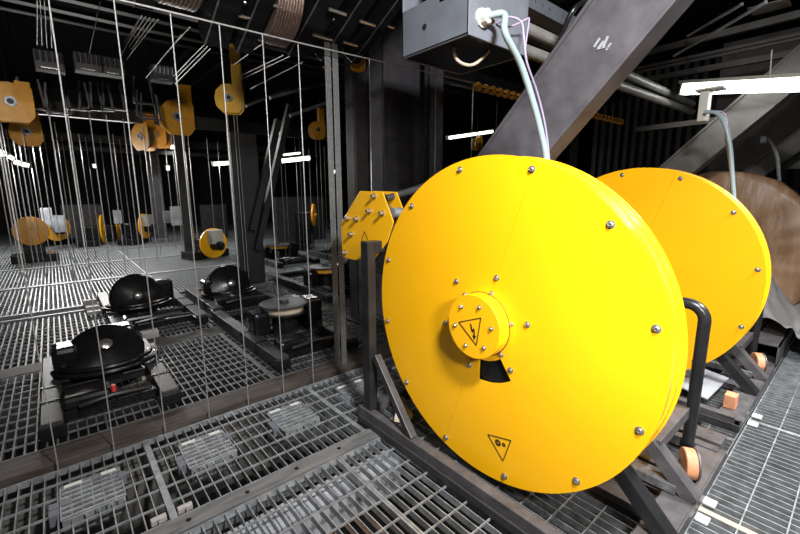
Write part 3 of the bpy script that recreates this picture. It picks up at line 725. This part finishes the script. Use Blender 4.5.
# ------------------------------------------------------------------ amber hanging sheave blocks
def block(px, py, Y, r, rot, label, m='amber', arm=.5, w=.12):
    c = at(px, py, 'y', Y)
    t = thing('sheave_block', label, 'pulley block', c, 'amber hanging sheave blocks')
    poly = []
    for k in range(0, 9):
        a = PI*k/8+PI/2; poly.append((-r*.95*math.sin(a-PI/2+PI/2) if False else r*math.cos(a-0), r*math.sin(a)))
    # rounded left side, straight right side, chamfered foot
    poly = [(r*.9, r*.75), (r*.9, -r*.6), (r*.6, -r), (-r*.45, -r), (-r*.75, -r*.7), (-r*.9, -r*.5), (-r*.95, 0), (-r*.85, r*.45), (-r*.45, r*.85), (0, r*.95)]
    def loc(pl): return [(c.x+a, c.z+b) for a, b in pl]
    for s in (-1, 1):
        MB().prism(loc(poly), 'y', c.y+s*w/2-.008, c.y+s*w/2+.008).build('side_plate', m, t, .004)
    MB().lathe((c.x, c.y-w*.35, c.z), (0, 1, 0), [(0, .05), (0, r*.8), (w*.15, r*.8), (w*.25, r*.66), (w*.45, r*.66), (w*.55, r*.8), (w*.7, r*.8), (w*.7, .05)], 32).build('sheave', 'frame', t)
    MB().lathe((c.x, c.y-w/2-.02, c.z), (0, 1, 0), [(0, 0), (0, r*.14), (-.01, r*.14), (-.01, r*.25), (.012, r*.27), (.012, 0)], 24).build('bearing', 'galv', t)
    MB().lathe((c.x, c.y-w/2-.028, c.z), (0, 1, 0), [(0, 0), (0, r*.15), (.02, r*.15)], 20).build('axle_end', 'ink', t)
    if arm: MB().box(c.x+r*.25, c.x+r*.85, c.y-w/2-.004, c.y+w/2+.004, c.z+r*.7, c.z+r*.7+arm).build('hanger_strap', m, t, .004)
    MB().tube([(c.x, c.y, c.z+r*.5), (c.x, c.y, 6)], .012, 6).build('hanger_rod', 'black', t)
    t.rotation_euler.z = rot
    return t
block(177, 117, 10.9, .40, 0, 'amber pulley block with a dark round bearing, hung left of centre', 'amber', .45)
block(230, 99, 6.8, .22, -.5, 'tall amber pulley block on a long strap above the wide black column', 'lit_amber', .62, .16)
block(10, 102, 8.5, .29, .1, 'large amber pulley block cut by the left picture edge', 'amber', .1, .12)
block(26, 132, 10.5, .25, .15, 'amber pulley block half hidden below the one at the left edge', 'amber', .2)
block(144, 137, 12.0, .33, -1.1, 'amber block seen edge-on, left of the pair beside the round-bearing block', 'amber', .3, .2)
block(159, 135, 12.5, .33, -.9, 'amber block seen edge-on, right one of the pair', 'amber', .3, .2)
block(317, 130, 8.6, .20, 0, 'small amber pulley block above the long white lamp', 'amber', .35)
block(358, 64, 3.45, .07, -1.2, 'small bright amber pulley beside the guide strips at the top', 'amber', 0, .05)
block(562 if False else 477, 144, 6.2, .14, 0, 'small amber pulley block just above the rim of the front reel', 'amber', .1)

# yellow row of rollers
t = thing('roller_bar', 'row of small yellow rollers on a dark bar behind the diagonal beam', 'roller bar', (3.7, 3.2, 2.8))
p, q = at(478, 87, 'y', 3.2), at(622, 122, 'y', 3.2)
MB().tube([p, q], .012, 8).build('bar', 'steel', t)
for k in range(30):
    c = p+(q-p)*(k/29)
    MB().lathe(c-Vector((.03, 0, 0)), (1, 0, 0), [(0, 0), (0, .045), (.02, .052), (.05, .045), (.05, 0)], 14).build('roller', 'amber', t)

# ------------------------------------------------------------------ winches
def winch(x0, x1, y0, y1, dome, label, kind='dome', beams=True, reelcol='amber', tilt=0.6):
    t = thing('winch', label, 'winch', ((x0+x1)/2, (y0+y1)/2, 0), 'black floor winches')
    h = .13
    for x in (x0, x1):
        o = MB().box(x-.06, x+.06, y0, y1, .012, h).build('base_beam', 'steel', t, .006)
        for yb in (y0+.25*(y1-y0), y0+.45*(y1-y0)): MB().box(x-.066, x+.066, yb, yb+.03, .012, h+.006).build('clamp_band', 'black', o)
        MB().box(x-.07, x+.07, y0-.01, y0+.16, .012, h-.03).build('beam_shoe', 'black', t, .006)
    for y in (y0+.22, (y0+y1)/2, y1-.2):
        MB().box(x0, x1, y-.05, y+.05, .03, .10).build('cross_member', 'black', t, .004)
    dx, dy, r = dome
    c = Vector((dx, dy, .10))
    if kind == 'dome':
        ax = Vector((0, -math.cos(tilt), math.sin(tilt))); cc = Vector((dx, dy, .10+r*math.cos(tilt)*.5))
        MB().lathe(cc, ax, [(-.16, 0), (-.16, r*.9), (-.12, r), (-.08, r), (-.07, r*.82), (.03, r*.82), (.04, r), (.08, r), (.11, r*.93), (.15, r*.55), (.17, r*.2), (.19, r*.15), (.19, 0)], 56).build('drum', 'black', t, sharp=30)
        MB().lathe(cc, ax, [(.18, .0), (.2, .05), (.215, .02), (.215, 0)], 16).build('axle_cap', 'bolt', t)
        hl = MB().lathe(cc, ax, [(-.068, r*.84), (.028, r*.84)], 56, R(-150), R(-100)).build('wound_cable', 'amber', t)
    else:
        cc = Vector((dx, dy, .30))
        MB().lathe(cc, (0, 0, 1), [(0, 0), (0, r), (.02, r), (.02, r*.72)], 48).build('lower_flange', 'black', t, sharp=30)
        MB().lathe(cc, (0, 0, 1), [(.02, r*.8), (.09, r*.8)], 48).build('wound_cable', 'wood' if reelcol == 'wood' else 'amber', t)
        MB().lathe(cc, (0, 0, 1), [(.09, r*.7), (.09, r), (.105, r), (.11, r*.9), (.11, r*.2), (.14, r*.18), (.14, 0)], 48).build('upper_flange', 'steel', t, sharp=30)
        MB().lathe((dx, dy, .1), (0, 0, 1), [(0, r*.6), (.2, r*.5), (.2, 0)], 24).build('stand', 'black', t)
        MB().box(dx+r*.85, dx+r*1.6, dy-.12, dy+.12, .10, .42).build('motor_housing', 'black', t, .03)
    MB().box(x0+.05, x0+.05+.3, y0+.15, y0+.35, .10, .20).build('gearbox', 'black', t, .03)
    MB().box(x1-.32, x1-.06, dy+.1, dy+.32, .10, .40).build('motor', 'black', t, .04)
    MB().box(x0+.02, x0+.2, dy-.1, dy+.15, .10, .36).build('brake_housing', 'black', t, .04)
    MB().tube([(x0+.15, y0+.12, .14), ((x0+x1)/2, y0+.10, .17), (x1-.1, y0+.16, .13)], .018, 8).build('hose', 'frdark', t)
    if kind == 'dome':
        for k, rr in enumerate((1.12, 1.28)):
            MB().tube([(dx+r*rr*math.cos(a), dy-.05+r*rr*.75*math.sin(a), .19-.03*k) for a in [PI+PI*i/14 for i in range(15)]], .022, 8).build('cable_guard', 'black', t)
    MB().bar((x0+.1, y0+.42, .12), (x1-.1, y0+.5, .12), .03, .03).build('tie_rod', 'frdark', t)
    return t
winch(-.17, .52, 3.32, 4.75, (.21, 4.25, .285), 'nearest black winch with a big tilted drum, at lower left', tilt=.9)
winch(.42, 1.25, 5.25, 7.5, (.72, 6.3, .30), 'black winch with a round drum and bright centre cap, second from left', tilt=.25)
winch(1.44, 2.2, 3.34, 5.3, (1.84, 4.15, .26), 'black winch topped by a flat disc with pale yellow cable under it', 'reel', reelcol='wood')
winch(1.50, 2.30, 5.45, 6.95, (1.88, 6.2, .30), 'black winch with a round drum left of the wide black column', tilt=.35)
winch(2.98, 3.8, 5.05, 7.4, (3.35, 5.85, .26), 'black winch with a flat reel right of the wide black column', 'reel')
winch(3.6, 4.5, 8.2, 10.4, (4.0, 9.2, .3), 'dim winch far behind the right-hand flat reel', 'reel')
winch(5.0, 5.8, 7.6, 9.6, (5.4, 8.4, .34), 'dim winch at the far end near the yellow guard')
# small pale clamp plates
for (px, py, Y, lab) in ((90, 303, 7.2, 'upper pale clamp plate left of the second winch'), (93, 310, 6.9, 'middle pale clamp plate left of the second winch'), (95, 317, 6.6, 'lower pale clamp plate left of the second winch'), (150, 335, 4.95, 'pale clamp plate at the right end of the nearest winch drum'), (147, 350, 4.6, 'small white fitting on the nearest winch')):
    p = at(px, py, 'y', Y)
    tag(MB().box(p.x-.08, p.x+.08, Y-.05, Y+.05, max(p.z-.03, .02), max(p.z, .02)+.05).build('clamp_plate', 'paleblock', None, .008), lab, 'clamp plate')
p = at(116, 405, 'y', 3.45)
tag(MB().lathe((p.x, 3.45, .17), (0, 0, 1), [(0, 0), (0, .016), (.06, .016), (.06, 0)], 12).build('red_valve', 'red'), 'tiny red valve on the front rail of the nearest winch', 'valve')
p = at(142, 378, 'z', .02)
b = MB()
for i in range(2):
    for j in range(2): b.box(p.x+i*.06, p.x+i*.06+.045, p.y+j*.09, p.y+j*.09+.075, -.001, .02)
tag(b.build('timber_wedge', 'wood'), 'small tan blocks under the nearest winch', 'block')

# far yellow wheel winches
def wheel_winch(px, py, Y, r, rot, label, box=True, m='amber'):
    c = at(px, py, 'y', Y); zc = max(c.z, r*.8)
    t = thing('wheel_winch', label, 'winch', (c.x, Y, 0), 'yellow-wheeled winches at the back')
    MB().lathe((c.x, Y, c.z), (0, -1, 0), [(0, 0), (0, r), (.04, r), (.05, r*.9), (.05, r*.2), (.1, r*.15), (.1, 0)], 40).build('wheel', m, t, sharp=30)
    MB().box(c.x-r*1.3, c.x+r*1.3, Y+.05, Y+.6, .015, .2).build('base_frame', 'black', t, .01)
    MB().box(c.x-r*.6, c.x+r*.6, Y+.05, Y+.5, .2, c.z+.1).build('housing', 'black', t, .02)
    if box:
        MB().box(c.x-r*.5, c.x+r*.35, Y-.24, Y-.05, c.z, c.z+r*.9).build('control_box', 'lampcase', t, .01)
        MB().lathe((c.x, Y-.05, c.z-r*.15), (0, -1, 0), [(0, r*.35), (.25, r*.3), (.3, 0)], 20).build('motor', 'black', t)
    t.rotation_euler.z = rot
    return t
wheel_winch(31, 231, 12.7, .33, 0, 'winch with a large amber wheel at far left', False)
wheel_winch(213, 243, 10.6, .37, .35, 'bright yellow wheel winch with a pale control box, left of the black column', True, 'yellow')
wheel_winch(102, 229, 16.0, .45, 1.35, 'edge-on bright yellow wheel winch at left back, left of two', False, 'yellow')
wheel_winch(117, 227, 17.2, .45, 1.4, 'edge-on amber wheel winch right beside the bright edge-on one', False)
wheel_winch(144, 226, 15.4, .40, 1.0, 'dim amber wheel winch before the far grey column', True)
wheel_winch(56, 228, 16.6, .40, .5, 'dim wheel winch just right of the large amber wheel', True)
wheel_winch(313, 215, 10.5, .32, .9, 'small yellow wheel winch seen between wires left of the guide strips', False)
for (px, py, w_, h_, Y) in ((47, 217, .25, .5, 15), (118, 217, .2, .4, 15), (168, 217, .25, .4, 15.2), (178, 216, .35, .6, 14.5), (60, 224, .3, .5, 15.8)):
    c = at(px, py, 'y', Y)
    tag(MB().box(c.x-w_/2, c.x+w_/2, Y, Y+.2, max(.02, c.z-h_/2), c.z+h_/2).build('control_cabinet', 'pale', None, .01), 'small pale control box on a post among the wires at the back', 'control box', 'pale control boxes at the back')

# ------------------------------------------------------------------ overhead structure in the dark
k = 0
for (Y, z, h_, d) in ((4.6, 3.4, .16, .12), (5.8, 3.75, .22, .16), (7.2, 4.1, .14, .14), (8.6, 4.4, .25, .16), (10.0, 4.7, .2, .16), (11.8, 3.28, .30, .16), (13.4, 3.5, .2, .16), (15.2, 2.85, .12, .16), (17.2, 3.3, .25, .2)):
    tag(MB().box(-6, 12, Y, Y+d, z, z+h_).build('ceiling_beam', 'matte', None, .006), 'dark steel beam crossing under the ceiling at the back left', 'ceiling beam', 'dark cross beams under the ceiling'); k += 1
for k, x in enumerate((-3.6, -2.2, -.9, .2, 2.9, 3.8, 4.8, 6.0, 7.5)):
    tag(MB().box(x, x+.12, -1 if x > 3.5 else 3.6, 18, 5.0, 5.25).build('ceiling_joist', 'matte', None, .006), 'black joist running back under the ceiling', 'ceiling joist', 'black joists under the ceiling')
# small overhead bracket pulleys with white parts
for (px, py, Y, lab) in ((49, 60, 6.2, 'dim overhead pulley cluster at top left, leftmost'), (88, 62, 6.2, 'overhead pulley cluster with pale plates, second from left'), (112, 66, 6.4, 'overhead pulley cluster with reddish plates, third from left'), (163, 73, 6.6, 'overhead bracket with one pale square plate, rightmost of four')):
    c = at(px, py, 'y', Y)
    t = thing('pulley_cluster', lab, 'pulleys', c, 'overhead pulley clusters')
    MB().box(c.x-.13, c.x+.13, Y, Y+.2, c.z-.10, c.z+.10).build('bracket', 'matte', t, .01)
    for j in range(5):
        MB().lathe((c.x-.11+.05*j, Y-.02, c.z+.03), (1, 0, 0), [(0, 0), (0, .06), (.012, .045), (.024, .06), (.024, 0)], 18).build('pulley', 'pale' if px == 163 else 'steel', t)
    MB().box(c.x-.08, c.x+.06, Y-.06, Y-.05, c.z-.10, c.z-.09).build('pin', 'bolt', t)
# hanging brackets rows at y 80-115
for j, (px, py) in enumerate(((77, 97), (90, 97), (101, 98), (113, 97), (146, 105), (143, 92), (150, 108), (30, 95), (57, 100))):
    Y = 9.0; c = at(px, py, 'y', Y)
    b = MB().bar(c+Vector((-.12, 0, .25)), c+Vector((-.16, 0, -.2)), .03, .03).bar(c+Vector((.12, 0, .25)), c+Vector((.16, 0, -.2)), .03, .03).bar(c+Vector((-.16, 0, -.2)), c+Vector((.16, 0, -.2)), .03, .03)
    tag(b.build('hanging_bracket', 'steel'), 'dim open steel bracket hanging in the dark at top left', 'bracket', 'hanging brackets at top left')
# rails at top right running along y
for (p1, p2, X, w_, h_, lab) in (((650, 52), (800, 14), 5.2, .05, .06, 'uppermost dim steel rail at top right'), ((640, 68), (800, 34), 5.6, .03, .03, 'upper thin rail of the close pair at top right'), ((645, 71), (800, 38), 5.65, .03, .03, 'lower thin rail of the close pair at top right'),
                                 ((650, 79), (800, 52), 5.9, .06, .06, 'broad dim rail just above the bright lamp'), ((650, 128), (700, 122), 5.0, .05, .05, 'pale rail behind the switch box')):
    a, c_ = at(*p1, 'x', X), at(*p2, 'x', X)
    d = (c_-a)
    tag(MB().bar(a-d*.3, c_+d*.5, w_, h_).build('ceiling_rail', 'beam2'), lab, 'rail')
for (p1, p2, Y, lab) in (((674, 56), (766, 2), 1.3, 'long thin rod crossing the dark at top right'), ((688, 36), (742, 4), 1.5, 'short thin rod beside the long one at top right')):
    a, c_ = at(*p1, 'x', 5.0), at(*p2, 'x', 4.0)
    tag(MB().tube([a, c_], .012, 8).build('tie_rod', 'pale'), lab, 'rod')
a = at(770, 5, 'x', 4.0)
tag(MB().bar(at(750, 12, 'x', 4.2), at(790, 2, 'x', 4.2), .18, .01).build('hanging_plate', 'concrete'), 'dusty tan plate under the roof at the top right corner', 'plate')
# dark panel wall behind the bright lamp
tag(MB().box(7.65, 7.75, -1.5, 1.75, 1.9, 3.7).build('backing_panel', 'beam2'), 'dim grey-brown panel behind the bright lamp', 'panel')
# corrugated dark cladding at right
b = MB()
for k in range(40): b.box(9.4, 9.46, -2+.16*k, -2+.16*k+.08, 0, 4)
tag(b.build('cladding', 'matte'), 'dark ribbed cladding behind the wrapped reel', 'cladding')
# rods crossing at centre left
for (p1, p2, Y, lab) in (((246, 106), (290, 88), 6.0, 'dim pipe slanting under the ceiling, left of the lamp'), ((290, 116), (347, 95), 5.0, 'pale pipe slanting under the ceiling toward the guide strips'), ((270, 98), (352, 75), 5.2, 'dim pipe above the pale slanting one')):
    a, c_ = at(*p1, 'y', Y), at(*p2, 'y', Y)
    tag(MB().tube([a, c_], .022, 8).build('ceiling_pipe', 'frame'), lab, 'pipe')
# low pale panels at the far back
for k, (px0, px1, y0, y1, Y) in enumerate(((60, 105, 205, 232, 18.2), (275, 325, 197, 222, 12.5), (200, 228, 205, 230, 15.5))):
    a, c_ = at(px0, y0, 'y', Y), at(px1, y1, 'y', Y)
    tag(MB().box(a.x, c_.x, Y, Y+.1, .02, a.z).build('low_panel', 'steel'), ['low grey panel far back behind the edge-on yellow wheels', 'low grey panel far back behind the dim wires at centre', 'low grey panel far back above the control-box winch'][k], 'panel')
